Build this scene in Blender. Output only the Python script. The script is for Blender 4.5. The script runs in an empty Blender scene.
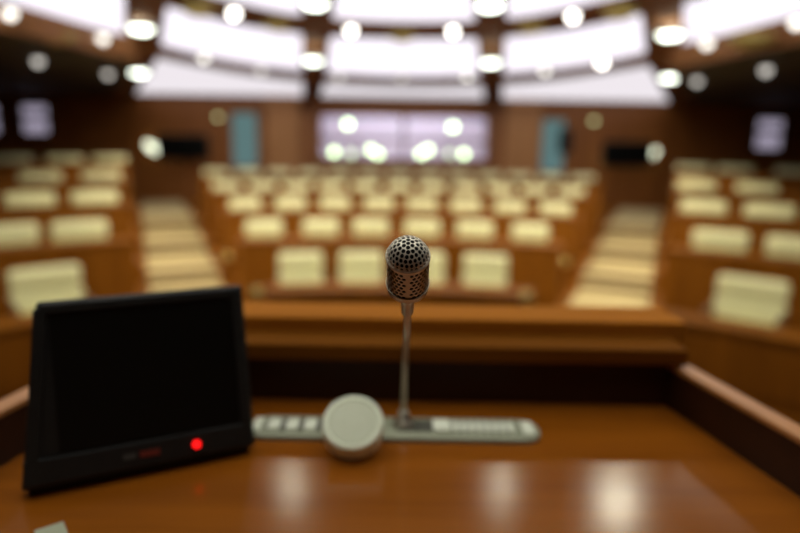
import bpy, bmesh, math
from mathutils import Vector, Matrix, Euler
from mathutils.geometry import delaunay_2d_cdt

scene = bpy.context.scene
COL = scene.collection
PI = math.pi
R_ = math.radians
CAMZ = 2.23          # lens height above the floor of the hall
CY = 1.4             # the rows, aisles and ceiling rings are laid out round the point (0, CY)
DESK = CAMZ - .36    # top of the lectern

# ------------------------------------------------------------------ materials
def principled(name, color, rough=.5, metal=0., **kw):
    m = bpy.data.materials.new(name); m.use_nodes = True
    b = m.node_tree.nodes['Principled BSDF']
    b.inputs['Base Color'].default_value = (*color, 1)
    b.inputs['Roughness'].default_value = rough
    b.inputs['Metallic'].default_value = metal
    for k, v in kw.items():
        b.inputs[k].default_value = v
    return m

def noisy(name, c1, c2, scale=(1, 1, 1), noise=6., rough=.5, metal=0., bump=0., detail=4, spec=.5):
    m = principled(name, c1, rough, metal)
    nt = m.node_tree; b = nt.nodes['Principled BSDF']
    b.inputs['Specular IOR Level'].default_value = spec
    tc = nt.nodes.new('ShaderNodeTexCoord'); mp = nt.nodes.new('ShaderNodeMapping')
    mp.inputs['Scale'].default_value = scale
    nz = nt.nodes.new('ShaderNodeTexNoise'); nz.inputs['Scale'].default_value = noise
    nz.inputs['Detail'].default_value = detail
    cr = nt.nodes.new('ShaderNodeValToRGB')
    cr.color_ramp.elements[0].position = .3; cr.color_ramp.elements[0].color = (*c1, 1)
    cr.color_ramp.elements[1].position = .7; cr.color_ramp.elements[1].color = (*c2, 1)
    nt.links.new(tc.outputs['Object'], mp.inputs['Vector'])
    nt.links.new(mp.outputs['Vector'], nz.inputs['Vector'])
    nt.links.new(nz.outputs['Fac'], cr.inputs['Fac'])
    nt.links.new(cr.outputs['Color'], b.inputs['Base Color'])
    if bump:
        bp = nt.nodes.new('ShaderNodeBump'); bp.inputs['Strength'].default_value = bump
        bp.inputs['Distance'].default_value = .002
        nt.links.new(nz.outputs['Fac'], bp.inputs['Height'])
        nt.links.new(bp.outputs['Normal'], b.inputs['Normal'])
    return m

def emit(name, color, strength):
    m = bpy.data.materials.new(name); m.use_nodes = True
    nt = m.node_tree; nt.nodes.clear()
    o = nt.nodes.new('ShaderNodeOutputMaterial'); e = nt.nodes.new('ShaderNodeEmission')
    e.inputs['Color'].default_value = (*color, 1); e.inputs['Strength'].default_value = strength
    nt.links.new(e.outputs[0], o.inputs[0])
    return m

def glass_mat(name):
    m = bpy.data.materials.new(name); m.use_nodes = True
    nt = m.node_tree; nt.nodes.clear()
    o = nt.nodes.new('ShaderNodeOutputMaterial'); mx = nt.nodes.new('ShaderNodeMixShader')
    t = nt.nodes.new('ShaderNodeBsdfTransparent'); t.inputs[0].default_value = (.93, .93, .96, 1)
    g = nt.nodes.new('ShaderNodeBsdfGlossy'); g.inputs['Roughness'].default_value = .02
    mx.inputs[0].default_value = .08
    nt.links.new(t.outputs[0], mx.inputs[1]); nt.links.new(g.outputs[0], mx.inputs[2])
    nt.links.new(mx.outputs[0], o.inputs[0])
    return m

M = {}
M['wood'] = noisy('amber_wood', (.165, .053, .003), (.23, .078, .005), (1, 1, .12), 9, .55, spec=.1)
M['wall'] = noisy('wall_veneer', (.22, .075, .012), (.28, .098, .017), (1, 1, .1), 5, .5)
M['pilaster'] = noisy('pilaster_veneer', (.33, .15, .045), (.42, .19, .06), (1, 1, .1), 5, .5)
M['dark_wood'] = noisy('dark_wood', (.045, .018, .008), (.07, .026, .010), (1, 1, .1), 6, .5)
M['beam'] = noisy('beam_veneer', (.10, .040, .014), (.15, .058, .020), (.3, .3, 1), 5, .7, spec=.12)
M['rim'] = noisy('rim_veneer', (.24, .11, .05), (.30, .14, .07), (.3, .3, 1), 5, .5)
M['soffit'] = noisy('shaded_soffit_veneer', (.011, .005, .003), (.016, .008, .004), (.3, .3, 1), 5, .7)  # near-black: the soffit's lack of light is put into the colour
M['desk'] = noisy('lectern_wood', (.22, .062, .004), (.29, .086, .006), (.10, 1, 1), 26, .17, detail=6)
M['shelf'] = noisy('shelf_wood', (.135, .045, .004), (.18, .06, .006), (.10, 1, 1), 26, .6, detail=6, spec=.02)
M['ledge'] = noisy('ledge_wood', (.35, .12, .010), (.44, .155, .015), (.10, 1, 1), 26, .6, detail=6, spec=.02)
M['lectern_shade'] = noisy('lectern_shaded_wood', (.030, .010, .003), (.045, .014, .004), (.15, 1, 1), 20, .45, spec=.2)  # shade on the inner faces is put into this dark wood tone
M['rail'] = noisy('lectern_rail_wood', (.42, .17, .045), (.52, .22, .06), (.2, 1, 1), 20, .35)
M['cream'] = noisy('cream_leather', (.72, .70, .38), (.78, .76, .43), (1, 1, 1), 3, .5, bump=.1)
M['piping'] = principled('cream_piping', (.5, .46, .22), .6)
M['walnut'] = noisy('chair_walnut', (.10, .04, .012), (.15, .06, .02), (1, 1, .2), 9, .4)
M['carpet'] = noisy('cream_carpet', (.46, .36, .16), (.53, .42, .20), (1, 1, 1), 60, .95)
M['floor'] = noisy('hall_carpet', (.16, .07, .02), (.20, .09, .03), (1, 1, 1), 40, .9)
M['nickel'] = noisy('dark_nickel', (.48, .44, .36), (.55, .50, .41), (1, 1, 1), 30, .34, .75)
M['mesh'] = noisy('nickel_grille', (.82, .77, .66), (.90, .85, .73), (1, 1, 1), 40, .42, .6)
M['black'] = noisy('black_foam', (.004, .004, .004), (.008, .008, .008), (1, 1, 1), 60, .9)
M['plastic'] = noisy('black_plastic', (.009, .010, .010), (.013, .014, .014), (1, 1, 1), 50, .45, spec=.35)
M['screen'] = principled('dark_screen', (.004, .0045, .004), .30, **{'Specular IOR Level': .25})
M['grey'] = noisy('console_grey', (.29, .31, .22), (.34, .36, .26), (1, 1, 1), 30, .4)
M['pale'] = noisy('pale_key', (.80, .84, .70), (.86, .90, .75), (1, 1, 1), 30, .5)
M['darkkey'] = principled('dark_key', (.09, .09, .07), .4)
M['puck'] = noisy('pale_disc_shell', (.82, .88, .70), (.86, .92, .74), (1, 1, 1), 30, .45)
M['puckface'] = noisy('pale_disc_face', (.68, .73, .56), (.72, .77, .60), (1, 1, 1), 80, .7)
M['brass'] = principled('brass', (.62, .50, .18), .3, 1.)
M['brass_dull'] = noisy('dull_gilt', (.30, .24, .07), (.38, .31, .10), (1, 1, 1), 10, .5)
M['red_mark'] = principled('red_mark', (.16, .02, .012), .5)
M['grey_mark'] = principled('grey_mark', (.06, .06, .055), .5)
M['metal_trim'] = principled('lamp_trim', (.25, .22, .18), .4, 1.)
M['gallery'] = noisy('gallery_plaster', (.60, .56, .64), (.66, .62, .70), (1, 1, 1), 4, .8)
M['slab'] = noisy('slab', (.38, .41, .30), (.42, .45, .33), (1, 1, 1), 10, .8)
M['glass'] = glass_mat('clear_glass')
M['panel'] = emit('luminous_panel', (.97, .91, 1.), 1.25)
M['panel_rear'] = emit('luminous_panel_rear', (1., .93, .98), .88)
M['led'] = emit('red_led', (1., .008, .008), 2.)
M['lamp'] = emit('downlight_glow', (.93, 1., .86), 8.)
M['forward'] = emit('forward_lamp_glow', (1., .95, .72), 45.)
M['spot'] = emit('spotlight_glow', (1., .97, .88), 9.)
M['spot_mid'] = emit('spotlight_glow_half', (1., .97, .88), 2.8)
M['spot_dim'] = emit('spotlight_glow_dim', (1., .94, .85), 1.2)
M['globe'] = emit('gallery_globe_glow', (.72, 1., .50), 11.)
M['globe_dim'] = emit('gallery_globe_glow_dim', (.75, 1., .55), 4.)
M['sconce'] = emit('sconce_glow', (.92, .98, .72), 2.5)
M['sconce_dim'] = emit('sconce_glow_dim', (.80, .85, .40), 1.8)
M['teal'] = emit('lit_teal_glass', (.17, .30, .30), .62)
M['lilac'] = emit('lit_lilac_glass', (.52, .46, .60), .62)

# ------------------------------------------------------------------ helpers
def link_mesh(name, bm, mat, parent=None, smooth=False, mods=None):
    bmesh.ops.recalc_face_normals(bm, faces=bm.faces)
    me = bpy.data.meshes.new(name); bm.to_mesh(me); bm.free()
    me.materials.append(mat)
    if smooth:
        for p in me.polygons: p.use_smooth = True
    o = bpy.data.objects.new(name, me); COL.objects.link(o)
    if parent: o.parent = parent
    if mods: mods(o)
    return o

def bevel(width, seg=2):
    def f(o):
        b = o.modifiers.new('bevel', 'BEVEL'); b.width = width; b.segments = seg; b.limit_method = 'ANGLE'
    return f

def thing(name, label, cat, loc=(0, 0, 0), rz=0., group=None):
    o = bpy.data.objects.new(name, None); COL.objects.link(o)
    o.location = loc; o.rotation_euler = (0, 0, rz); o.empty_display_size = .1
    return tag(o, label, cat, group)

def tag(o, label, cat, group=None):
    o['label'] = label; o['category'] = cat
    if group: o['group'] = group
    return o

def struct(o):
    o['kind'] = 'structure'; return o

def box(bm, c, s, rot=None):
    m = Matrix.Translation(c)
    if rot is not None: m = m @ rot
    m = m @ Matrix.Diagonal((*s, 1))
    bmesh.ops.create_cube(bm, size=1, matrix=m)
    return bm

def boxes(*args):
    bm = bmesh.new()
    for a in args: box(bm, *a)
    return bm

def lathe(prof, n=24, mat=None, bm=None):
    """prof: (r, z) pairs from bottom to top, closed where r is 0."""
    bm = bm or bmesh.new(); rings = []
    mat = mat or Matrix.Identity(4)
    for r, z in prof:
        if r < 1e-7: rings.append([bm.verts.new(mat @ Vector((0, 0, z)))])
        else: rings.append([bm.verts.new(mat @ Vector((r*math.cos(2*PI*i/n), r*math.sin(2*PI*i/n), z))) for i in range(n)])
    for a, b in zip(rings, rings[1:]):
        for i in range(n):
            j = (i+1) % n
            if len(a) == 1 and len(b) == 1: continue
            if len(a) == 1: bm.faces.new((a[0], b[j], b[i]))
            elif len(b) == 1: bm.faces.new((a[i], a[j], b[0]))
            else: bm.faces.new((a[i], a[j], b[j], b[i]))
    return bm

def tube(pts, rad, n=14, bm=None):
    bm = bm or bmesh.new(); rings = []
    pts = [Vector(p) for p in pts]
    up = Vector((1, 0, 0))
    for i, p in enumerate(pts):
        t = (pts[min(i+1, len(pts)-1)] - pts[max(i-1, 0)]).normalized()
        u = (up - t*up.dot(t)).normalized(); v = t.cross(u)
        r = rad(i/(len(pts)-1)) if callable(rad) else rad
        rings.append([bm.verts.new(p + r*(math.cos(2*PI*k/n)*u + math.sin(2*PI*k/n)*v)) for k in range(n)])
    for a, b in zip(rings, rings[1:]):
        for i in range(n): bm.faces.new((a[i], a[(i+1) % n], b[(i+1) % n], b[i]))
    bm.faces.new(rings[0]); bm.faces.new(rings[-1][::-1])
    return bm

def pol(R, az, z=0.):
    """az in degrees from straight ahead, to the right."""
    return Vector((R*math.sin(R_(az)), CY + R*math.cos(R_(az)), z))

def sector(bm, az0, az1, n, prof):
    """solid lofted from az0 to az1; prof(az) = closed list of (R, z)."""
    rings = []
    for i in range(n+1):
        az = az0 + (az1-az0)*i/n
        rings.append([bm.verts.new(pol(R, az, z)) for R, z in prof(az)])
    k = len(rings[0])
    for a, b in zip(rings, rings[1:]):
        for i in range(k): bm.faces.new((a[i], a[(i+1) % k], b[(i+1) % k], b[i]))
    bm.faces.new(rings[0]); bm.faces.new(rings[-1][::-1])
    return bm

def ring_box(bm, az0, az1, R0, R1, z0, z1, n=12):
    return sector(bm, az0, az1, n, lambda a: [(R0, z0), (R1, z0), (R1, z1), (R0, z1)])

def rounded_box(size, r, seg=3, taper=None):
    bm = bmesh.new(); box(bm, (0, 0, 0), size)
    bmesh.ops.bevel(bm, geom=bm.edges[:], offset=r, segments=seg, profile=.5, affect='EDGES')
    return bm

def shift(bm, v, rot=None):
    if rot is not None: bmesh.ops.transform(bm, matrix=rot, verts=bm.verts)
    bmesh.ops.translate(bm, vec=v, verts=bm.verts); return bm

def table(d):
    ks = sorted(d)
    def f(az):
        a = abs((az+180) % 360 - 180)
        if a <= ks[0]: return d[ks[0]]
        for k0, k1 in zip(ks, ks[1:]):
            if a <= k1:
                t = (a-k0)/(k1-k0)
                i = ks.index(k0)
                # Catmull-Rom through the table
                p1, p2 = d[k0], d[k1]
                m1 = (p2 - (d[ks[i-1]] if i else p2))/(k1-(ks[i-1] if i else -k1))*(k1-k0)
                m2 = ((d[ks[i+2]] if i+2 < len(ks) else p2) - p1)/((ks[i+2] if i+2 < len(ks) else k1+1e-3)-k0)*(k1-k0) if i+2 < len(ks) else 0
                t2, t3 = t*t, t*t*t
                return (2*t3-3*t2+1)*p1 + (t3-2*t2+t)*m1 + (-2*t3+3*t2)*p2 + (t3-t2)*m2
        return d[ks[-1]]
    return f

# ------------------------------------------------------------------ camera
PITCH, ROLL, FPX = R_(11.45), R_(.9), 800*28/36
f0 = Vector((0, math.cos(PITCH), -math.sin(PITCH))); r0 = Vector((1, 0, 0)); u0 = r0.cross(f0)
rr = r0*math.cos(ROLL) + u0*math.sin(ROLL); uu = u0*math.cos(ROLL) - r0*math.sin(ROLL)
cam = bpy.data.cameras.new('camera'); cam_o = bpy.data.objects.new('camera', cam); COL.objects.link(cam_o)
cam_o.matrix_world = Matrix(((rr.x, uu.x, -f0.x, 0), (rr.y, uu.y, -f0.y, 0), (rr.z, uu.z, -f0.z, CAMZ), (0, 0, 0, 1)))
cam.lens = 28; cam.sensor_width = 36; cam.clip_start = .02; cam.clip_end = 100
cam.dof.use_dof = True; cam.dof.focus_distance = .437; cam.dof.aperture_fstop = 2.1
scene.camera = cam_o

# ------------------------------------------------------------------ room shell
REAR, FRONT, SIDE = 16.3, -3.4, 11.
SOF = CAMZ + 1.02
GX0, GX1, GZ0, GZ1 = -2.12, 2.20, 1.72, 2.88       # opening of the press gallery
struct(link_mesh('floor', boxes(((0, (REAR+FRONT)/2, -.1), (2*SIDE+.4, REAR-FRONT+.4, .2))), M['floor']))
T = 5.2
struct(link_mesh('wall_rear', boxes(
    (((GX0-SIDE)/2, REAR+.1, T/2), (SIDE+GX0, .2, T)), (((GX1+SIDE)/2, REAR+.1, T/2), (SIDE-GX1, .2, T)),
    (((GX0+GX1)/2, REAR+.1, GZ0/2), (GX1-GX0, .2, GZ0)), (((GX0+GX1)/2, REAR+.1, (GZ1+T)/2), (GX1-GX0, .2, T-GZ1))), M['wall']))
struct(link_mesh('wall_left', boxes(((-SIDE-.1, (REAR+FRONT)/2, T/2), (.2, REAR-FRONT+.4, T))), M['wall']))
struct(link_mesh('wall_right', boxes(((SIDE+.1, (REAR+FRONT)/2, T/2), (.2, REAR-FRONT+.4, T))), M['wall']))
struct(link_mesh('wall_front', boxes(((0, FRONT-.1, T/2), (2*SIDE+.4, .2, T))), M['wall']))
# dado, cornice and pilasters of the rear wall
for n, (x, w) in enumerate(((-3.03, .86), (3.06, .92)), 1):
    struct(link_mesh('trim_%d' % n, boxes(((x, REAR-.09, 1.95), (w, .18, 2.6)), ((x, REAR-.11, 3.2), (w+.1, .24, .12))), M['pilaster'], mods=bevel(.012)))
struct(link_mesh('trim_3', boxes(((0, REAR-.06, 3.02), (4.9, .12, .2))), M['wall'], mods=bevel(.01)))

# ceiling curves: radius round (0, CY) by azimuth
cA = table({0: 14.7, 12: 15.05, 26: 16.35})
cB = table({0: 12.1, 10: 11.4, 24: 8.6, 30: 7.7})
cB1 = table({0: 11.4, 10: 10.75, 17: 9.75, 24: 8.3, 28: 7.6, 38: 6.25, 60: 4.9, 90: 4.2, 180: 3.6})
cC = table({0: 8.9, 10: 8.75, 17: 8.15, 23.5: 7.3, 38: 5.7, 60: 4.4, 90: 3.8, 180: 3.2})
cC1 = table({0: 8.4, 11: 8.1, 18.5: 7.35, 25: 6.7, 38: 5.3, 60: 4.1, 90: 3.5, 180: 3.0})
cD = table({0: 5.6, 24: 4.9, 38: 4.2, 60: 3.5, 90: 3.0, 180: 2.7})
cE = lambda a: 2.4
cRim = table({0: 9.5, 20: 8.9, 27: 8.1, 33: 7.0, 38: 6.45, 60: 5.2, 90: 4.5, 180: 3.9})
H = dict(A=1.02, B=1.20, B1=1.25, C=1.60, C1=1.73, D=2.0, E=2.30, X=2.34)
Z = {k: CAMZ+v for k, v in H.items()}

def room_R(az):
    s, c = math.sin(R_(az)), math.cos(R_(az))
    r = 99.
    if abs(s) > 1e-6: r = min(r, SIDE/abs(s))
    if c > 1e-6: r = min(r, (REAR-CY)/c)
    if c < -1e-6: r = min(r, (CY-FRONT)/-c)
    return r

def shell(az0, az1, n, curves, th=.06):
    bm = bmesh.new()
    sector(bm, az0, az1, n, lambda a: [(f(a), z) for f, z in curves] + [(f(a), z+th) for f, z in reversed(curves)])
    return bm
up = .10
inner = [(lambda a: .02, Z['X']+up), (cE, Z['E']+up), (cD, Z['D']+up), (cC1, Z['C1']+up), (cC, Z['C']+up), (cB1, Z['B1']+up)]
bm = shell(-26, 26, 40, inner + [(cB, Z['B']+up), (lambda a: room_R(a)+.1, Z['A']+up)])
b2 = shell(26, 334, 150, inner)
me = bpy.data.meshes.new('tmp'); b2.to_mesh(me); b2.free(); bm.from_mesh(me)
struct(link_mesh('ceiling', bm, M['beam']))
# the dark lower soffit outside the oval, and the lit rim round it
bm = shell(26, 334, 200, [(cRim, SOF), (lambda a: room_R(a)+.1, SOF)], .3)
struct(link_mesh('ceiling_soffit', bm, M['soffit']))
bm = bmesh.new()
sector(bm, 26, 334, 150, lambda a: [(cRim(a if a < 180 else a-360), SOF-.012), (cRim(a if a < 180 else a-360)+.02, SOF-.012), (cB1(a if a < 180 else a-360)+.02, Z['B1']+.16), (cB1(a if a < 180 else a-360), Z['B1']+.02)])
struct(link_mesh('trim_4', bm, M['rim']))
# ring beams
def ring_beam(name, fa, za, fb, zb, h, drop, az):
    bm = bmesh.new()
    sector(bm, -az, az, 90, lambda a: [(fa(a), za-drop), (fb(a), zb-drop), (fb(a), zb+h), (fa(a), za+h)])
    return struct(link_mesh(name, bm, M['beam']))
ring_beam('trim_5', cC1, Z['C1'], cC, Z['C'], .1, .04, 178)
ring_beam('trim_6', cB1, Z['B1'], cB, Z['B'], .1, .10, 26)
ring_beam('trim_7', cE, Z['E'], cD, Z['D'], .09, .02, 178)
# radial beams
def radial(name, az, pts, hw):
    bm = bmesh.new(); d = pol(1, az) - Vector((0, CY, 0)); s = Vector((d.y, -d.x, 0)); rings = []
    for R, h in pts:
        c = Vector((0, CY, CAMZ+h)) + d*R
        rings.append([bm.verts.new(c+s*hw), bm.verts.new(c-s*hw), bm.verts.new(c-s*hw+Vector((0, 0, .22))), bm.verts.new(c+s*hw+Vector((0, 0, .22)))])
    for a, b in zip(rings, rings[1:]):
        for i in range(4): bm.faces.new((a[i], a[(i+1) % 4], b[(i+1) % 4], b[i]))
    bm.faces.new(rings[0]); bm.faces.new(rings[-1][::-1])
    struct(link_mesh(name, bm, M['beam']))
n = 8
for az in (-8.8, 8.8):
    radial('trim_%d' % n, az, [(2.3, 2.26), (5.5, 1.96), (8.2, 1.69), (8.8, 1.56), (10.9, 1.20), (11.5, 1.15), (15.0, .97)], .22); n += 1
for az in (-25.5, 25.5):
    radial('trim_%d' % n, az, [(2.3, 2.26), (4.8, 1.96), (6.6, 1.68), (7.1, 1.55), (8.1, 1.20), (8.6, 1.12), (16.4, .92)], .24); n += 1

# luminous panels
def panel(az0, az1, fa, za, fb, zb, mat, hw0, hw1, ins=.03):
    """panel between two beams (half widths hw0, hw1 in metres)"""
    bm = bmesh.new(); N = 16; rings = []
    for i in range(N+1):
        ring = []
        for f, z, sgn in ((fa, za, 1), (fb, zb, -1)):
            a = az0 + (az1-az0)*i/N
            R = f(a)
            e0, e1 = az0 + math.degrees(hw0/R), az1 - math.degrees(hw1/R)
            a = e0 + (e1-e0)*i/N
            R = f(a) + sgn*ins
            ring += [pol(R, a, z), pol(R, a, z+.03)]
        rings.append([bm.verts.new(v) for v in (ring[0], ring[2], ring[3], ring[1])])
    for a, b in zip(rings, rings[1:]):
        for k in range(4): bm.faces.new((a[k], a[(k+1) % 4], b[(k+1) % 4], b[k]))
    bm.faces.new(rings[0]); bm.faces.new(rings[-1][::-1])
    return bm
secs = [(-8.8, 8.8, .22, .22, 'centre, between the two inner beams'), (-25.5, -8.8, .24, .22, 'left of centre'), (8.8, 25.5, .22, .24, 'right of centre')]
for az0, az1, a, b, w in secs:
    o = link_mesh('ceiling_light_panel', panel(az0, az1, cB, Z['B']+.0, lambda q: min(cA(q), room_R(q)-.12), Z['A']+.04, M['panel_rear'], a, b), M['panel_rear'])
    tag(o, 'long lowest luminous ceiling panel above the rear wall, ' + w, 'ceiling light', 'rear ring of luminous ceiling panels')
for az0, az1, a, b, w in secs + [(-46, -25.5, .24, .24, 'at far left beyond the outer beam'), (25.5, 46, .24, .24, 'at far right beyond the outer beam')]:
    o = link_mesh('ceiling_light_panel', panel(az0, az1, cC, Z['C'], cB1, Z['B1'], M['panel'], a, b), M['panel'])
    tag(o, 'broad white luminous panel in the middle ceiling ring, ' + w, 'ceiling light', 'middle ring of luminous ceiling panels')
for az0, az1, a, b, w in secs:
    o = link_mesh('ceiling_light_panel', panel(az0, az1, cD, Z['D'], cC1, Z['C1'], M['panel'], a, b), M['panel'])
    tag(o, 'white luminous panel of the topmost visible ceiling ring, ' + w, 'ceiling light', 'front ring of luminous ceiling panels')
# the rest of the same rings, over and behind the lens
bm = bmesh.new()
def more(b):
    me = bpy.data.meshes.new('tmp'); b.to_mesh(me); b.free(); bm.from_mesh(me)
for a0, a1 in ((46, 80), (-80, -46)):
    more(panel(a0, a1, cC, Z['C'], cB1, Z['B1'], None, .2, .2))
for a0, a1 in ((25.5, 46), (46, 80), (-46, -25.5), (-80, -46)):
    more(panel(a0, a1, cD, Z['D'], cC1, Z['C1'], None, .2, .2))
for k in range(8):
    more(panel(k*45-180, k*45-135, lambda q: .35, Z['X'], cE, Z['E'], None, .06, .06))
struct(link_mesh('ceiling_diffuser', bm, emit('forward_panel', (1., .98, .88), 1.75)))

# ------------------------------------------------------------------ tiers, stairs
FL = [.05, .205, .350, .49, .645]                 # floor of each row, centre block
FS = [.06, .28, .50, .69, .91]                 # the side blocks are raked a little more
DT = [.76, .985, 1.165, 1.335, 1.50]
RS = [5.4, 7.05, 8.7, 10.35, 12.0]            # radius of the seats of each row
RD = [4.65, 6.43, 8.08, 9.73, 11.38]          # radius of the front of each desk
AISLE = 23.
def az_in(R): return AISLE - math.degrees(math.asin(.56/R))
def az_out(R): return AISLE + math.degrees(math.asin(.56/R))
for k in range(5):
    R0 = RD[k]-(.12 if k else .05); R1 = RD[k+1]-.12 if k < 4 else None
    ao = az_out(R0+.6)
    bm = bmesh.new()
    sector(bm, -ao, ao, 40, lambda a: [(R0, 0), ((R1 or room_R(a)-.002), 0), ((R1 or room_R(a)-.002), FL[k]), (R0, FL[k])])
    struct(link_mesh('floor_tier', bm, M['wood']))
    for s in (-1, 1):
        bm = bmesh.new()
        sector(bm, s*(ao+.01), s*70, 24, lambda a: [(R0, 0), (min(R1 or 99, room_R(a)-.002), 0), (min(R1 or 99, room_R(a)-.002), FS[k]), (R0, FS[k])])
        struct(link_mesh('floor_tier', bm, M['wood']))
for s in (-1, 1):
    d = pol(1, s*AISLE) - Vector((0, CY, 0)); side = Vector((d.y, -d.x, 0))
    def strip(bm, R0, R1, z0, z1, hw):
        c = Vector((0, CY, (z0+z1)/2)) + d*(R0+R1)/2
        box(bm, c, (2*hw, R1-R0, z1-z0), Matrix.Rotation(-s*R_(AISLE), 4, 'Z'))
    steps = bmesh.new()
    for k in range(1, 5):
        strip(steps, RD[k]-.48, RD[k]-.121, FL[k-1]+.001, (FL[k-1]+FL[k])/2, .54)
    st = struct(link_mesh('stair_steps', steps, M['wood']))
    st['kind'] = 'structure'
    # carpet runner following the steps
    pr = [(4.75, FL[0])]
    for k in range(1, 5):
        h = (FL[k-1]+FL[k])/2
        pr += [(RD[k]-.495, FL[k-1]), (RD[k]-.495, h), (RD[k]-.165, h), (RD[k]-.165, FL[k])]
    pr += [(15.2, FL[4])]
    bm = bmesh.new(); rings = []
    for R, z in pr:
        c = Vector((0, CY, 0)) + d*R
        rings.append([bm.verts.new(c+side*w+Vector((0, 0, z+t))) for w, t in ((.47, .004), (.47, .018), (-.47, .018), (-.47, .004))])
    for a, b in zip(rings, rings[1:]):
        for i in range(4): bm.faces.new((a[i], a[(i+1) % 4], b[(i+1) % 4], b[i]))
    bm.faces.new(rings[0]); bm.faces.new(rings[-1][::-1])
    run = link_mesh('carpet_runner', bm, M['carpet'])
    for k in range(1, 5):
        for R, z in ((RD[k]-.495, (FL[k-1]+FL[k])/2), (RD[k]-.165, FL[k])):
            ns = bmesh.new(); strip(ns, R-.006, R+.045, z-.012, z+.024, .47)
            link_mesh('riser_shade_strip', ns, M['walnut'], run)  # dark strips added to give the risers their shaded look
    tag(run, 'cream carpet runner up the %s aisle steps' % ('left' if s < 0 else 'right'), 'carpet')
# rostrum floor behind the lectern
struct(link_mesh('floor_podium', boxes(((0, (FRONT+1.15)/2, .41), (6.4, 1.15-FRONT-.02, .82))), M['dark_wood']))

# ------------------------------------------------------------------ delegates' desks
ORD = ['front', 'second', 'third', 'fourth', 'rear']
def desk_row(k, az0, az1, floor, top, label):
    R = RD[k]; t = thing('delegate_desk', label, 'desk', pol(R, (az0+az1)/2, floor), 0, "rows of delegates' desks")
    off = -t.location
    def put(name, bm, mat, **kw):
        bmesh.ops.translate(bm, vec=off, verts=bm.verts); return link_mesh(name, bm, mat, t, **kw)
    n = max(4, int(abs(az1-az0)/1.5))
    f = bmesh.new(); ring_box(f, az0, az1, R+.03, R+.07, floor, top-.035, n)
    m = max(2, round(abs(az1-az0)*PI/180*R/.75))
    for i in range(m):                                    # raised fields of the front
        a, b = az0+(az1-az0)*(i+.12)/m, az0+(az1-az0)*(i+.88)/m
        ring_box(f, a, b, R+.012, R+.03, floor+.1, top-.12, 3)
    put('front_panel', f, M['wood'])
    d = bmesh.new(); ring_box(d, az0, az1, R, R+.36, top-.035, top, n); put('desktop', d, M['wood'])
    for az in (az0, az1):
        sg = 1 if az == az0 else -1; w = math.degrees(.04/R)*sg*(1 if az1 > az0 else -1)
        e = bmesh.new(); ring_box(e, az, az+w, R+.07, R+.33, floor, top-.035, 1); put('end_panel', e, M['wood'])
    return t
for k in range(5):
    a = az_in(RD[k]+.2)-.3
    desk_row(k, -a, a, FL[k], DT[k], 'curved amber wood desk of the %s row in the centre block' % ORD[k])
    for s, w in ((-1, 'left'), (1, 'right')):
        add = FS[k]-FL[k] - (.07 if k == 0 else .01)
        desk_row(k, s*(az_out(RD[k]+.2)+.5), s*(58 if k < 2 else 48), FS[k], DT[k]+add, 'curved amber wood desk of the %s row in the %s side block' % (ORD[k], w))

# ------------------------------------------------------------------ chairs
def copy_tree(o, parent=None):
    c = o.copy(); COL.objects.link(c)
    if parent: c.parent = parent
    for ch in list(o.children): copy_tree(ch, c)
    return c

def pad(size, r, loc, rot=None):
    return shift(rounded_box(size, r, 3), loc, rot)
def make_chair():
    t = thing('armchair', '', 'chair')          # seat faces -y
    tilt = Matrix.Rotation(R_(-7), 4, 'X')
    bm = pad((.54, .10, .33), .035, (0, .06, .585), tilt)
    b = link_mesh('backrest', bm, M['cream'], t, True)
    h = link_mesh('headrest_roll', pad((.53, .12, .20), .045, (0, .085, .85), tilt), M['cream'], b, True)
    link_mesh('back_shell', pad((.50, .03, .50), .012, (0, .145, .68), tilt), M['walnut'], b, True)
    link_mesh('seat', pad((.50, .50, .13), .045, (0, -.22, .43)), M['cream'], t, True)
    for s in (-1, 1):
        a = link_mesh('armrest', pad((.045, .40, .04), .015, (s*.262, -.20, .655)), M['walnut'], t, True)
        link_mesh('armrest_post', boxes(((s*.262, -.30, .545), (.035, .05, .20)), ((s*.262, -.05, .545), (.035, .05, .20)), ((s*.258, -.175, .44), (.03, .30, .035))), M['walnut'], a, mods=bevel(.008))
    link_mesh('pedestal', lathe([(0, .05), (.035, .05), (.035, .30), (.06, .33), (.12, .37), (0, .37)], 16, Matrix.Translation((0, -.22, 0))), M['metal_trim'], t, True)
    ft = bmesh.new()
    for q in range(4):
        rot = Matrix.Rotation(q*PI/2+PI/4, 4, 'Z')
        box(ft, Vector((0, -.22, 0)) + rot @ Vector((.14, 0, .03)), (.28, .05, .04), rot)
        lathe([(0, 0), (.03, 0), (.03, .02), (0, .02)], 10, Matrix.Translation(Vector((0, -.22, 0)) + rot @ Vector((.25, 0, 0))), ft)
    link_mesh('star_base', ft, M['walnut'], t)
    return t
proto = make_chair()
first = [True]
NTH = ['leftmost', 'second from the left', 'third from the left', 'fourth from the left', 'fifth from the left', 'sixth from the left', 'seventh from the left',
       'eighth from the left', 'ninth from the left', 'tenth from the left', 'eleventh from the left', 'twelfth from the left', 'thirteenth from the left']
def chair(R, az, z, label, group, sx=.92):
    o = proto if first[0] else copy_tree(proto); first[0] = False
    o.location = pol(R, az, z); o.rotation_euler = (0, 0, -R_(az)); o.scale = (sx, 1, 1)
    o['label'] = label; o['group'] = group; o['category'] = 'chair'
    return o
rows = [[-11.6, -4.6, 2.7, 10.0], [-14.9, -8.8, -3.3, 2.4, 8.2, 14.2], [-16.3+4.64*i for i in range(8)], [-17.7+3.49*i for i in range(11)], [-18.3+3.02*i for i in range(13)]]
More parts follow.
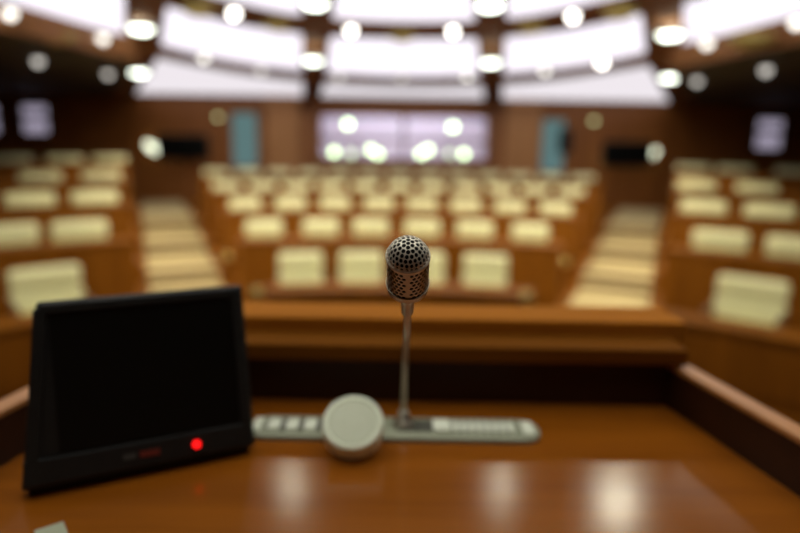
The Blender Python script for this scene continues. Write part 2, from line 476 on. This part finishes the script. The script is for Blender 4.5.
for k, azs in enumerate(rows):
    N = len(azs)
    for i, az in enumerate(azs):
        nth = NTH[i] if i < N-1 else 'rightmost'
        chair(RS[k], az, FL[k], 'cream leather armchair, %s in the %s row of the centre block' % (nth, ORD[k]), 'cream armchairs of the centre block')
sides = {-1: [[-37.7], [-38.6, -32.7], [-35.5, -30.2], [-33.8, -28.9], [-35.2, -31.3, -27.6]],
         1: [[37.5], [32.6, 38.9], [29.9, 35.3], [28.5, 33.4], [27.6, 31.0, 35.5]]}
for s, w in ((-1, 'left'), (1, 'right')):
    for k, azs in enumerate(sides[s]):
        for i, az in enumerate(azs):
            n_ = len(azs)
            pos = 'only one seen' if n_ == 1 else ('beside the aisle' if (i == n_-1) == (s < 0) and (i in (0, n_-1)) else ('middle one' if n_ == 3 and i == 1 else 'farthest from the aisle'))
            chair(RS[k], az, FS[k], 'wide cream armchair, %s in the %s row of the %s side block' % (pos, ORD[k], w), 'cream armchairs of the %s side block' % w, 1.15)

# ------------------------------------------------------------------ posts with brass balls at the aisle feet
def post(x, y, z0, top, label):
    t = thing('newel_post', label, 'post', (x, y, z0), 0, 'posts at the ends of the front desks')
    h = top-z0
    link_mesh('post_shaft', boxes(((0, 0, h/2-.06), (.07, .07, h-.12)), ((0, 0, .06), (.1, .1, .12)), ((0, 0, h-.11), (.09, .09, .02))), M['wood'], t, mods=bevel(.008))
    link_mesh('ball_finial', lathe([(0, h-.10)] + [(.055*math.sin(a), h-.05-.055*math.cos(a)) for a in [PI*i/12 for i in range(1, 12)]] + [(0, h+.005)], 16), M['brass'], t, True)
post(-1.364, 5.75, 0, .84, 'short post with a brass ball at the left end of the front desk')
post(1.21, 5.75, 0, .84, 'short post with a brass ball at the right end of the front desk')
post(-2.343, 8.3, FL[1], .70, 'wooden post with a brass ball at the foot of the left aisle')
post(2.245, 8.3, FL[1], .70, 'wooden post with a brass ball at the foot of the right aisle')

# ------------------------------------------------------------------ rear wall: gallery, doors, lit windows, screens
G = [((GX0+GX1)/2, REAR), GX1-GX0]
gm = boxes((((GX0+GX1)/2, 19.6, 2.4), (7, .1, 3.4)), ((-3.4, 18.1, 2.4), (.1, 3., 3.4)), ((3.5, 18.1, 2.4), (.1, 3., 3.4)))
struct(link_mesh('wall_gallery', gm, M['gallery']))
struct(link_mesh('floor_gallery', boxes(((0.05, 18.1, 1.2), (6.9, 3., .1))), M['floor']))
struct(link_mesh('ceiling_gallery', boxes(((0.05, 18.1, 4.05), (6.9, 3., .1))), M['gallery']))
struct(link_mesh('ceiling_diffuser', boxes(((0.05, 17.8, 3.97), (4.4, 1.4, .04))), emit('gallery_fill_glow', (.92, .90, 1.), 12.0)))  # unseen glowing panel added to brighten the gallery room
w1 = struct(link_mesh('window_1', boxes(
    (((GX0+GX1)/2, REAR-.02, GZ0+.03), (GX1-GX0, .12, .06)), (((GX0+GX1)/2, REAR-.02, GZ1-.03), (GX1-GX0, .12, .06)),
    ((GX0+.03, REAR-.02, (GZ0+GZ1)/2), (.06, .12, GZ1-GZ0)), ((GX1-.03, REAR-.02, (GZ0+GZ1)/2), (.06, .12, GZ1-GZ0)),
    (((GX0+GX1)/2, REAR-.02, 2.225), (GX1-GX0, .10, .09)), ((.04, REAR-.02, (GZ0+GZ1)/2), (.09, .10, GZ1-GZ0)),
    ((-1.05, REAR-.02, 2.0), (.05, .08, .5)), ((1.13, REAR-.02, 2.0), (.05, .08, .5))), M['dark_wood']))
struct(link_mesh('window_pane', boxes((((GX0+GX1)/2, REAR+.06, (GZ0+GZ1)/2), (GX1-GX0, .01, GZ1-GZ0))), M['glass'], w1))

def on_plane(px, py, y):
    """point of the vertical plane at distance y seen at pixel px, py"""
    d = f0*FPX + rr*(px-400) - uu*(py-266.5)
    return Vector((0, 0, CAMZ)) + d*(y/d.y)
def on_level(px, py, h):
    d = f0*FPX + rr*(px-400) - uu*(py-266.5)
    return Vector((0, 0, CAMZ)) + d*(h/d.z)

def ball_prof(r, c=0., sq=1.):
    return [(0, c-r*sq)] + [(r*math.sin(PI*i/10), c-r*sq*math.cos(PI*i/10)) for i in range(1, 10)] + [(0, c+r*sq)]
def globe(px, py, mat, r, label, y=17.2):
    r *= .85
    p = on_plane(px, py, y)
    t = thing('glow_globe', label, 'lamp', (p.x, p.y, 1.25), 0, 'glowing globes in the gallery')  # glowing globes on stems, put in for the green spots in the glass
    h = p.z-1.25
    link_mesh('glow_ball', lathe(ball_prof(r, h), 14), M[mat], t, True)
    link_mesh('globe_stem', lathe([(0, 0), (.09, 0), (.09, .02), (.012, .03), (.012, h-r+.005), (0, h-r+.005)], 12), M['metal_trim'], t)
globe(348, 124, 'globe', .10, 'pale green glowing globe high behind the left gallery pane')
globe(453, 127, 'globe', .10, 'pale green glowing globe high behind the right gallery pane', 17.2)
for px, py, m, y, lb in ((334, 152, 'globe', 17.0, 'green glowing globe low at the left end of the gallery'), (351, 154, 'globe_dim', 17.6, 'dim green glowing globe, second from the left low in the gallery'),
                         (371, 150, 'globe', 17.0, 'bright green glowing globe, upper one of the pair left of the gallery mullion'), (378, 154, 'globe', 17.5, 'bright green glowing globe, lower one of the pair left of the gallery mullion'),
                         (421, 154, 'globe', 17.5, 'bright green glowing globe, lower one of the pair right of the gallery mullion'), (428, 150, 'globe', 17.0, 'bright green glowing globe, upper one of the pair right of the gallery mullion'),
                         (450, 154, 'globe_dim', 17.6, 'dim green glowing globe, second from the right low in the gallery'), (464, 154, 'globe', 17.0, 'green glowing globe low at the right end of the gallery')):
    globe(px, py, m, .09, lb, y)

def door(n, x, w, z0, z1, mat, pane=None, pz=None):
    o = struct(link_mesh('door_%d' % n, boxes(((x, REAR-.03, (z0+z1)/2), (w, .06, z1-z0)), ((x-w/2-.05, REAR-.045, (z0+z1)/2), (.1, .09, z1-z0)), ((x+w/2+.05, REAR-.045, (z0+z1)/2), (.1, .09, z1-z0)), ((x, REAR-.045, z1+.05), (w+.2, .09, .1))), M[mat]))
    if pane:
        struct(link_mesh('door_pane', boxes(((x, REAR-.066, (pz[0]+pz[1])/2), (w-.16, .012, pz[1]-pz[0]))), M[pane], o))
    struct(link_mesh('door_handle', boxes(((x+w*.38, REAR-.09, z0+1.0), (.03, .05, .14))), M['brass'], o))
door(1, -6.2, 1.2, FL[4], 2.5, 'wall'); door(2, 6.05, 1.2, FL[4], 2.5, 'wall')
door(3, -4.02, .78, FL[4], 2.92, 'wall', 'teal', (1.5, 2.85)); door(4, 3.86, .72, FL[4], 2.88, 'wall', 'teal', (1.5, 2.80))
n = 2
for x, z0, z1 in ((-9.35, 2.24, 2.98), (-10.62, 2.24, 2.98), (9.36, 2.14, 2.92)):
    w = struct(link_mesh('window_%d' % n, boxes(((x, REAR-.04, z0), (.74, .08, .06)), ((x, REAR-.04, z1), (.74, .08, .06)), ((x-.35, REAR-.04, (z0+z1)/2), (.06, .08, z1-z0)), ((x+.35, REAR-.04, (z0+z1)/2), (.06, .08, z1-z0)), ((x, REAR-.04, z0+(z1-z0)*.57), (.74, .07, .11))), M['dark_wood']))
    struct(link_mesh('window_pane', boxes(((x, REAR-.012, (z0+z1)/2), (.66, .01, z1-z0-.05))), M['lilac'], w)); n += 1

def wall_screen(px, py, w, h, y, label):
    p = on_plane(px, py, y)
    t = thing('hanging_screen', label, 'screen', p, 0, 'screens over the aisle doors')
    link_mesh('screen_case', boxes(((0, 0, 0), (w, .09, h))), M['plastic'], t, mods=bevel(.02))
    link_mesh('display', boxes(((0, -.046, 0), (w-.08, .006, h-.08))), M['screen'], t)
    link_mesh('wall_bracket', boxes(((0, (REAR-y)/2+.02, 0), (.12, REAR-y-.04, .12))), M['plastic'], t)
wall_screen(183, 147, 1.30, .62, 15.7, 'dark flat screen above the left aisle door')
wall_screen(627, 154, 1.25, .62, 15.7, 'dark flat screen above the right aisle door')
p = on_plane(565, 141, 16.1)
t = thing('wall_speaker', 'small black loudspeaker on the wall beside the right teal door', 'speaker', p)
link_mesh('speaker_case', boxes(((0, 0, 0), (.30, .22, .62))), M['plastic'], t, mods=bevel(.02))
link_mesh('speaker_grille', boxes(((0, -.112, 0), (.25, .01, .56))), M['black'], t)
link_mesh('wall_bracket', boxes(((0, .15, 0), (.06, .1, .06))), M['plastic'], t)
def sconce(px, py, mat, rx, rz_, tilt, label, y=16.0):
    p = on_plane(px, py, y)
    t = thing('wall_lamp', label, 'lamp', p, 0, 'lamps on the rear wall')
    b = lathe(ball_prof(1.), 16); bmesh.ops.transform(b, matrix=Matrix.Rotation(tilt, 4, 'Y') @ Matrix.Diagonal((rx, .07, rz_, 1)), verts=b.verts)
    link_mesh('lamp_shade', b, M[mat], t, True)
    link_mesh('lamp_arm', boxes(((0, (REAR-y)/2+.02, 0), (.05, REAR-y-.04, .05))), M['brass'], t)
sconce(153, 148, 'sconce', .24, .10, R_(35), 'bright oval lamp left of the screen over the left aisle door')
sconce(650, 155, 'sconce', .24, .10, R_(-35), 'bright oval lamp right of the screen over the right aisle door')
sconce(608, 162, 'sconce_dim', .11, .11, 0, 'dim round greenish lamp at the inner side of the right aisle door')
sconce(594, 121, 'sconce_dim', .07, .05, 0, 'faint olive lamp high on the wall right of the right teal door')
sconce(218, 117, 'sconce_dim', .06, .05, 0, 'faint olive lamp high on the wall left of the left teal door')

# ------------------------------------------------------------------ lamps in the ceiling
def downlight(px, py, h, label):
    p = on_level(px, py, h)
    t = thing('downlight', label, 'ceiling light', p, 0, 'large downlights in the radial beams')
    link_mesh('trim_ring', lathe([(.15, -.01), (.20, -.01), (.20, .06), (.15, .06), (.15, -.01)], 24), M['metal_trim'], t)
    link_mesh('diffuser', lathe([(0, -.055), (.09, -.045), (.14, -.01), (.148, .0), (.148, .05), (0, .05)], 24), M['lamp'], t, True)
    L = bpy.data.lights.new('downlight_beam', 'SPOT'); L.energy = 165; L.spot_size = R_(125); L.spot_blend = .6; L.color = (1, .88, .62); L.shadow_soft_size = .14
    lo = bpy.data.objects.new('downlight_beam', L); COL.objects.link(lo); lo.parent = t; lo.location = (0, 0, -.08)
for px, py, h, lb in ((315, 3, 1.64, 'large bright downlight at the top of the left inner ceiling beam'), (313, 60, 1.26, 'large bright downlight on the left inner ceiling beam, the lower one'),
                      (490, 5, 1.64, 'large bright downlight at the top of the right inner ceiling beam'), (491, 62, 1.26, 'large bright downlight on the right inner ceiling beam, the lower one'),
                      (141, 28, 1.33, 'large bright downlight on the left outer ceiling beam, the upper one'), (139, 72, 1.07, 'large bright downlight on the left outer ceiling beam, the lower one'),
                      (670, 34, 1.33, 'large bright downlight on the right outer ceiling beam, the upper one'), (670, 77, 1.07, 'large bright downlight on the right outer ceiling beam, the lower one')):
    downlight(px, py, h, lb)
def spot(px, py, h, mat, label, r=.06):
    p = on_level(px, py, h)
    t = thing('spotlight', label, 'ceiling light', p, 0, 'small ceiling spotlights')
    link_mesh('spot_collar', lathe([(0, .07), (r*.8, .07), (r*1.15, .05), (r*1.15, .02), (r*.7, .02)], 16), M['metal_trim'], t)
    link_mesh('spot_bulb', lathe(ball_prof(r, 0), 14), M[mat], t, True)
SP = [(351, 30, 1.53, 'spot', 'small round spotlight on the upper ring beam, left of centre'), (453, 31, 1.53, 'spot', 'small round spotlight on the upper ring beam, right of centre'),
      (234, 13, 1.53, 'spot', 'small round spotlight on the upper ring beam, left of the left inner beam'), (573, 16, 1.53, 'spot', 'small round spotlight on the upper ring beam, right of the right inner beam'),
      (204, 57, 1.12, 'spot_mid', 'small spotlight on the lower ring beam, leftmost of its ring'), (261, 70, 1.12, 'spot_dim', 'faint small spotlight on the lower ring beam, just left of the left inner beam'),
      (339, 77, 1.12, 'spot_dim', 'faint small spotlight on the lower ring beam, just right of the left inner beam'), (402, 77, 1.12, 'spot_dim', 'faint small spotlight in the very middle of the lower ring beam'),
      (467, 76, 1.12, 'spot_mid', 'small spotlight on the lower ring beam, just left of the right inner beam'), (545, 70, 1.12, 'spot_mid', 'small spotlight on the lower ring beam, just right of the right inner beam'),
      (602, 62, 1.12, 'spot', 'bright small spotlight on the lower ring beam, rightmost of its ring'),
      (103, 38, 1.16, 'spot_mid', 'small spotlight on the left oval rim beside the outer downlights'), (10, 13, 1.16, 'spot_mid', 'small spotlight on the left oval rim near the top corner'),
      (707, 43, 1.16, 'spot_mid', 'small spotlight on the right oval rim beside the outer downlights'), (797, 22, 1.16, 'spot_mid', 'small spotlight on the right oval rim near the top corner'),
      (38, 61, .94, 'spot_dim', 'grey dim spotlight in the dark left soffit, farther from the beam'), (108, 74, .94, 'spot_dim', 'grey dim spotlight in the dark left soffit, beside the outer beam'),
      (697, 81, .94, 'spot_dim', 'grey dim spotlight in the dark right soffit, beside the outer beam'), (766, 70, .94, 'spot_dim', 'grey dim spotlight in the dark right soffit, farther from the beam')]
for s_ in SP: spot(*s_)
def medallion(px, py, h, label, r=.2):
    p = on_level(px, py, h)
    o = link_mesh('ceiling_medallion', lathe([(0, -.10), (r*.35, -.095), (r*.5, -.07), (r*.75, -.06), (r*.85, -.03), (r, -.02), (r, .02), (0, .02)], 20, Matrix.Translation(p)), M['brass_dull'], None, True)
    tag(o, label, 'ornament', 'gilt ceiling medallions')
for px, py, lb in ((402, 36, 'gilt medallion in the middle of the upper ring beam'), (277, 25, 'gilt medallion on the upper ring beam beside the left inner beam'), (197, 9, 'gilt medallion on the upper ring beam beside the left outer beam'),
                   (531, 28, 'gilt medallion on the upper ring beam beside the right inner beam'), (620, 12, 'gilt medallion on the upper ring beam beside the right outer beam')):
    medallion(px, py, 1.55, lb)
for px, py, lb in ((55, 36, 'gilt medallion on the left oval rim'), (750, 39, 'gilt medallion on the right oval rim')):
    medallion(px, py, 1.10, lb, .22)

# lamps of the same kind farther forward in the ceiling, above the frame
def forward_lamp(x, y, h, r, e, aim):
    z = CAMZ+h
    o = struct(link_mesh('ceiling_lamp', lathe([(0, -.05), (r*.6, -.042), (r*.95, -.01), (r, 0), (r, .12), (0, .12)], 24, Matrix.Translation((x, y, z))), M['forward'], None, True))
    L = bpy.data.lights.new('lamp_beam', 'SPOT'); L.energy = e; L.spot_size = R_(100); L.spot_blend = .7; L.color = (1, .92, .72); L.shadow_soft_size = r
    lo = bpy.data.objects.new('lamp_beam', L); COL.objects.link(lo); lo.location = (x, y, z-.08)
    lo.rotation_euler = (Vector(aim)-lo.location).to_track_quat('-Z', 'Y').to_euler()
for sx in (-1, 1):
    forward_lamp(sx*1.80, 4.62, 2.14, .24, 270, (sx*1.5, 10, .9))
    forward_lamp(sx*.88, 4.75, 2.10, .05, 170, (sx*.6, 11, .9))
    forward_lamp(sx*2.9, 3.2, 2.1, .12, 620, (sx*5.5, 8.5, .9))  # outer pair: unseen lamps added to brighten the side blocks

# ------------------------------------------------------------------ lectern
def prism(pts, z0, z1):
    bm = bmesh.new()
    lo = [bm.verts.new((x, y, z0)) for x, y in pts]; hi = [bm.verts.new((x, y, z1)) for x, y in pts]
    n = len(pts); bm.faces.new(lo[::-1]); bm.faces.new(hi)
    for i in range(n): bm.faces.new((lo[i], lo[(i+1) % n], hi[(i+1) % n], hi[i]))
    return bm
lec = thing('lectern', 'wooden lectern with raised side rails and a stepped front ledge', 'lectern', (0, .7, .82))
O = -Vector(lec.location)
def lput(name, bm, mat, parent=None, **kw):
    bmesh.ops.translate(bm, vec=O, verts=bm.verts); return link_mesh(name, bm, mat, parent or lec, **kw)
xr = lambda y: .378 + .2046*(.81-y)
xl = lambda y: -(.400 + .2046*(.81-y))
NEAR, BACK = .36, .822
lput('desktop', prism([(xl(NEAR), NEAR), (xr(NEAR), NEAR), (xr(BACK), BACK), (xl(BACK), BACK)], DESK-.03, DESK), M['desk'])
for f, s in ((xl, -1), (xr, 1)):
    sp = lput('side_panel', prism([(f(NEAR), NEAR), (f(NEAR)+s*.022, NEAR), (f(BACK)+s*.022, BACK), (f(BACK), BACK)], .82, DESK+.055), M['lectern_shade'])
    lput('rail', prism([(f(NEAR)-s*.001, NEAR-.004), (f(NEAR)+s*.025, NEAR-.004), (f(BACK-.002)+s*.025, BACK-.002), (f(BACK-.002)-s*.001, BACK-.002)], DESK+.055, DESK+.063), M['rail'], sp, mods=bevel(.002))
lput('front_panel', boxes(((-.011, .842, (.82+DESK+.066)/2), (.815, .04, DESK+.066-.82))), M['lectern_shade'])
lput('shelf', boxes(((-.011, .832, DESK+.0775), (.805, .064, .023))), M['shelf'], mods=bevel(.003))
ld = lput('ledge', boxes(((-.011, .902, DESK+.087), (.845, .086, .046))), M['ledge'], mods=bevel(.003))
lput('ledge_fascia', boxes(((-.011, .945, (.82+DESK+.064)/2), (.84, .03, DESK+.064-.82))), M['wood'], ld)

# ------------------------------------------------------------------ monitor
BL, BR = Vector((-.3745, .562)), Vector((-.164, .665))
mid = (BL+BR)/2; yaw = math.atan2(BR.y-BL.y, BR.x-BL.x); W = (BR-BL).length; HH = .188
mon = thing('desk_monitor', 'small black desk monitor with a dark screen and red standby light', 'monitor', (mid.x, mid.y, DESK), yaw)
lean = Matrix.Translation((0, 0, .010)) @ Matrix.Rotation(R_(-13), 4, 'X')
def mput(name, bm, mat, parent=None, **kw):
    bmesh.ops.transform(bm, matrix=lean, verts=bm.verts); return link_mesh(name, bm, mat, parent or mon, **kw)
bm = boxes(((0, .012, HH/2), (W, .024, HH)))
for v in bm.verts:
    if v.co.z > HH/2 and v.co.x < 0: v.co.x += .026
mput('housing', bm, M['plastic'], mods=bevel(.004, 3))
# raised bezel round the screen
bz = boxes(((0, -.002, .017), (W-.008, .006, .026)), ((.011, -.002, HH-.008), (W-.034, .006, .010)), ((W/2-.0095, -.002, HH/2+.01), (.011, .006, HH-.034)), ((-W/2+.0205, -.002, HH/2+.01), (.012, .006, HH-.034), Matrix.Rotation(R_(6.5), 4, 'Y')))
mput('bezel', bz, M['plastic'], mods=bevel(.0015))
mput('screen', boxes(((.011, -.0008, .032+(HH-.046)/2), (W-.052, .002, HH-.046))), M['screen'])
led = mput('power_light', lathe([(0, 0), (.0044, 0), (.0044, .003), (.0025, .0042), (0, .0045)], 16, Matrix.Translation((.052, -.0048, .0165)) @ Matrix.Rotation(PI/2, 4, 'X')), M['led'])
led['label'] = 'round red standby light'
mput('badge', boxes(((.004, -.0055, .0165), (.020, .001, .006))), M['red_mark'])
mput('badge', boxes(((-.016, -.0055, .0165), (.012, .001, .005))), M['grey_mark'])
link_mesh('foot', boxes(((0, .030, .006), (W-.012, .045, .012)), ((0, .062, .004), (.14, .075, .008)), ((0, .052, .04), (.05, .014, .075), Matrix.Rotation(R_(-13), 4, 'X'))), M['plastic'], mon, mods=bevel(.002))

# ------------------------------------------------------------------ console strip on the lectern
con = thing('microphone_console', 'slim grey console strip with pale keys let into the lectern top', 'console', (-.0045, .728, DESK))
def slot(w, d, h, r):
    pts = []
    for cx, cy, a0 in ((w/2-r, d/2-r, 0), (-w/2+r, d/2-r, 90), (-w/2+r, -d/2+r, 180), (w/2-r, -d/2+r, 270)):
        pts += [(cx+r*math.cos(R_(a0+15*i)), cy+r*math.sin(R_(a0+15*i))) for i in range(7)]
    return prism(pts, 0, h)
link_mesh('base_plate', slot(.366, .058, .006, .026), M['grey'], con, mods=bevel(.0012))
def cput(name, cx, cy, w, d, h, mat):
    return link_mesh(name, shift(slot(w, d, h, min(w, d)*.18), (cx, cy, .0058)), M[mat], con)
cput('key_field', .030, .004, .055, .030, .0012, 'darkkey')
cput('square_key', .060, .002, .022, .030, .004, 'pale')
cput('key_field', .112, .003, .078, .031, .001, 'darkkey')
for i in range(8): cput('narrow_key', .078+i*.0098, .000, .007, .026, .0035, 'pale')
cput('end_key', .168, 0, .014, .034, .003, 'pale')
cput('key_field', -.118, .003, .085, .031, .001, 'darkkey')
for i in range(4): cput('wide_key', -.150+i*.0225, .000, .015, .027, .0035, 'pale')
cput('end_key', -.171, 0, .010, .034, .003, 'pale')

# ------------------------------------------------------------------ tilted pale disc
PR, PT, tl = .0355, .026, R_(35)
dsk = thing('round_speaker', 'pale round disc tilted up against the console strip left of the microphone', 'speaker', (-.0515, .684, DESK))
rot = Matrix.Rotation(tl, 4, 'X')
low = PR*math.sin(tl)+.0004
base = Matrix.Translation((0, -.002, low)) @ rot
link_mesh('disc_body', lathe([(0, 0), (PR-.003, 0), (PR, .003), (PR, PT-.004), (PR-.001, PT-.001), (PR-.003, PT), (PR-.0065, PT), (PR-.0075, PT-.0015), (0, PT-.0015)], 48, base), M['puck'], dsk, False)
link_mesh('disc_face', lathe([(0, PT-.0014), (PR-.0078, PT-.0014), (PR-.0085, PT-.0004), (0, PT-.0002)], 48, base), M['puckface'], dsk)
link_mesh('disc_foot', lathe([(0, 0), (.014, 0), (.012, .006), (.011, low+.003), (0, low+.003)], 24, Matrix.Translation((0, .006, 0))), M['grey'], dsk)

# ------------------------------------------------------------------ small pale slab added for a pale spot at the near edge
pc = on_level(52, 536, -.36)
tag(link_mesh('pale_slab', boxes(((pc.x, pc.y, DESK+.0012), (.024, .030, .002), Matrix.Rotation(R_(38), 4, 'Z'))), M['slab']), 'small thin pale slab on the lectern below the monitor', 'slab')

# ------------------------------------------------------------------ gooseneck microphone
d = f0*FPX + rr*(408-400) - uu*(257-266.5)
hc = Vector((0, 0, CAMZ)) + d*(.437/FPX)                       # centre of the grille dome
ax = Vector((-.012, -.655, .755)).normalized()                 # the head looks at the speaker
HR = .0153
mic = thing('gooseneck_microphone', 'gooseneck microphone with a perforated metal head on the lectern', 'microphone', (.0075, .736, DESK+.0058))
MO = Vector(mic.location)
bx = ax.cross(Vector((1, 0, 0))).normalized(); side_ = bx.cross(ax)
HM = Matrix.Translation(hc-MO) @ Matrix(((side_.x, bx.x, ax.x, 0), (side_.y, bx.y, ax.y, 0), (side_.z, bx.z, ax.z, 0), (0, 0, 0, 1)))

def perforated(holes, outline, mapf, hn=10):
    """flat sheet with round holes, triangulated, then wrapped by mapf"""
    V, E = [], []
    for loop in outline:
        s = len(V); V += [Vector(p) for p in loop]; E += [(s+i, s+(i+1) % len(loop)) for i in range(len(loop))]
    for cx, cy, rx, ry in holes:
        s = len(V); V += [Vector((cx+rx*math.cos(2*PI*i/hn), cy+ry*math.sin(2*PI*i/hn))) for i in range(hn)]
        E += [(s+i, s+(i+1) % hn) for i in range(hn)]
    v, e, f, *_ = delaunay_2d_cdt(V, E, [], 1, 1e-9)
    bm = bmesh.new(); bv = [bm.verts.new((p.x, p.y, 0)) for p in v]
    for t in f:
        c = sum((v[i] for i in t), Vector((0, 0)))/len(t)
        if any(((c.x-h[0])/h[2])**2+((c.y-h[1])/h[3])**2 < .93 for h in holes): continue
        try: bm.faces.new([bv[i] for i in t])
        except ValueError: pass
    for q in bm.verts: q.co = mapf(q.co.x, q.co.y)
    bmesh.ops.delete(bm, geom=[q for q in bm.verts if not q.link_faces], context='VERTS')
    bmesh.ops.remove_doubles(bm, verts=bm.verts, dist=1e-6)
    return bm
def solid(th):
    def f(o):
        m = o.modifiers.new('solid', 'SOLIDIFY'); m.thickness = th; m.offset = -1
    return f
# dome: azimuthal sheet (angle from the pole), concentric rows of holes
TH = 1.36
step = .226
holes = [(0, 0, .106, .106)]
for k in range(1, 7):
    n = (6, 12, 17, 22, 25, 27)[k-1]
    for i in range(n):
        a = 2*PI*(i+.5*(k % 2))/n
        rk = step*k
        st_ = rk/math.sin(rk)                                   # keeps the holes round on the sphere
        holes.append((rk*math.cos(a), rk*math.sin(a), .106, .106))
def dome_map(x, y):
    r = math.hypot(x, y); a = math.atan2(y, x)
    return HM @ Vector((HR*math.sin(r)*math.cos(a), HR*math.sin(r)*math.sin(a), HR*math.cos(r)))
circle = [(1.50*math.cos(2*PI*i/72), 1.50*math.sin(2*PI*i/72)) for i in range(72)]
link_mesh('grille_dome', perforated(holes, [circle], dome_map), M['mesh'], mic, False, solid(.0007))
# collar under the dome
zc = HR*math.cos(1.47)
link_mesh('collar_ring', lathe([(HR-.0012, zc-.0022), (HR+.0004, zc-.0018), (HR+.0006, zc-.0005), (HR+.0003, zc+.0010), (HR-.0012, zc+.0012)], 64, HM), M['mesh'], mic, True)
# body: perforated sleeve, tapering to the stem
BLn = .036
def prof(t):   # radius down the body, t in 0..1
    return HR*(1 + .012*t)
def body_map(x, y):
    a = x; t = y/BLn
    r = prof(t)
    return HM @ Vector((r*math.cos(a), r*math.sin(a), zc-.001-y))
bh = []
for k in range(9):
    for i in range(26):
        bh.append((2*PI*(i+.25+.5*(k % 2))/26, .0036+k*.0036, .098, .00145))
bh = [h for h in bh if .08 < h[0] < 2*PI-.08 and abs(h[0]-1.5*PI) > .16]
rect = [(2*PI*i/60, 0) for i in range(61)] + [(2*PI, BLn*j/12) for j in range(1, 12)] + [(2*PI*(60-i)/60, BLn) for i in range(61)] + [(0, BLn*(12-j)/12) for j in range(1, 12)]
link_mesh('body_sleeve', perforated(bh, [rect], body_map, 8), M['nickel'], mic, False, solid(.0007))
core = [(0, zc-.030)] + [(prof(t)-.0012, zc-.001-BLn*t) for t in (.92, .75, .6, .4, .2, 0)] + [((HR-.0012)*math.sin(q), (HR-.0012)*math.cos(q)) for q in (1.4, 1.2, 1., .8, .6, .4, .2)] + [(0, HR-.0012)]
link_mesh('foam_core', lathe(core, 40, HM), M['black'], mic, True)
# bowl that carries the head
zb = zc-.001-BLn
link_mesh('cup', lathe([(0, zb-.034), (.0048, zb-.034), (.0052, zb-.020), (.0062, zb-.014), (.0105, zb-.007), (.0150, zb+.0005), (.0159, zb+.004), (.0164, zb+.0058), (.0161, zb+.0066), (.0156, zb+.0055), (.0140, zb+.001), (0, zb-.004)], 48, HM), M['nickel'], mic, True)
# gooseneck: leaves the head along its axis, bends upright and drops to the strip
p0 = HM @ Vector((0, 0, zb-.032)); t0 = (HM.to_3x3() @ Vector((0, 0, -1)))
p3 = Vector((0, 0, .012))
p1 = p0 + t0*.10; p2 = p3 + Vector((0, -.015, .14))
pts = []
for i in range(61):
    t = i/60
    pts.append((1-t)**3*p0 + 3*(1-t)**2*t*p1 + 3*(1-t)*t*t*p2 + t**3*p3)
link_mesh('gooseneck', tube(pts, lambda q: .0031 + .00012*math.sin(q*900), 16), M['nickel'], mic, True)
link_mesh('stem_socket', lathe([(0, 0), (.014, 0), (.014, .004), (.008, .007), (.0065, .018), (.0045, .020), (0, .020)], 28), M['nickel'], mic, True)

# ------------------------------------------------------------------ world, view
w = bpy.data.worlds.new('world'); scene.world = w; w.use_nodes = True
w.node_tree.nodes['Background'].inputs[0].default_value = (.02, .016, .012, 1)
w.node_tree.nodes['Background'].inputs[1].default_value = .3
vs = scene.view_settings
vs.view_transform = 'Standard'; vs.look = 'None'; vs.gamma = 1; vs.use_curve_mapping = False
vs.exposure = 0.
scene.cycles.use_denoising = True
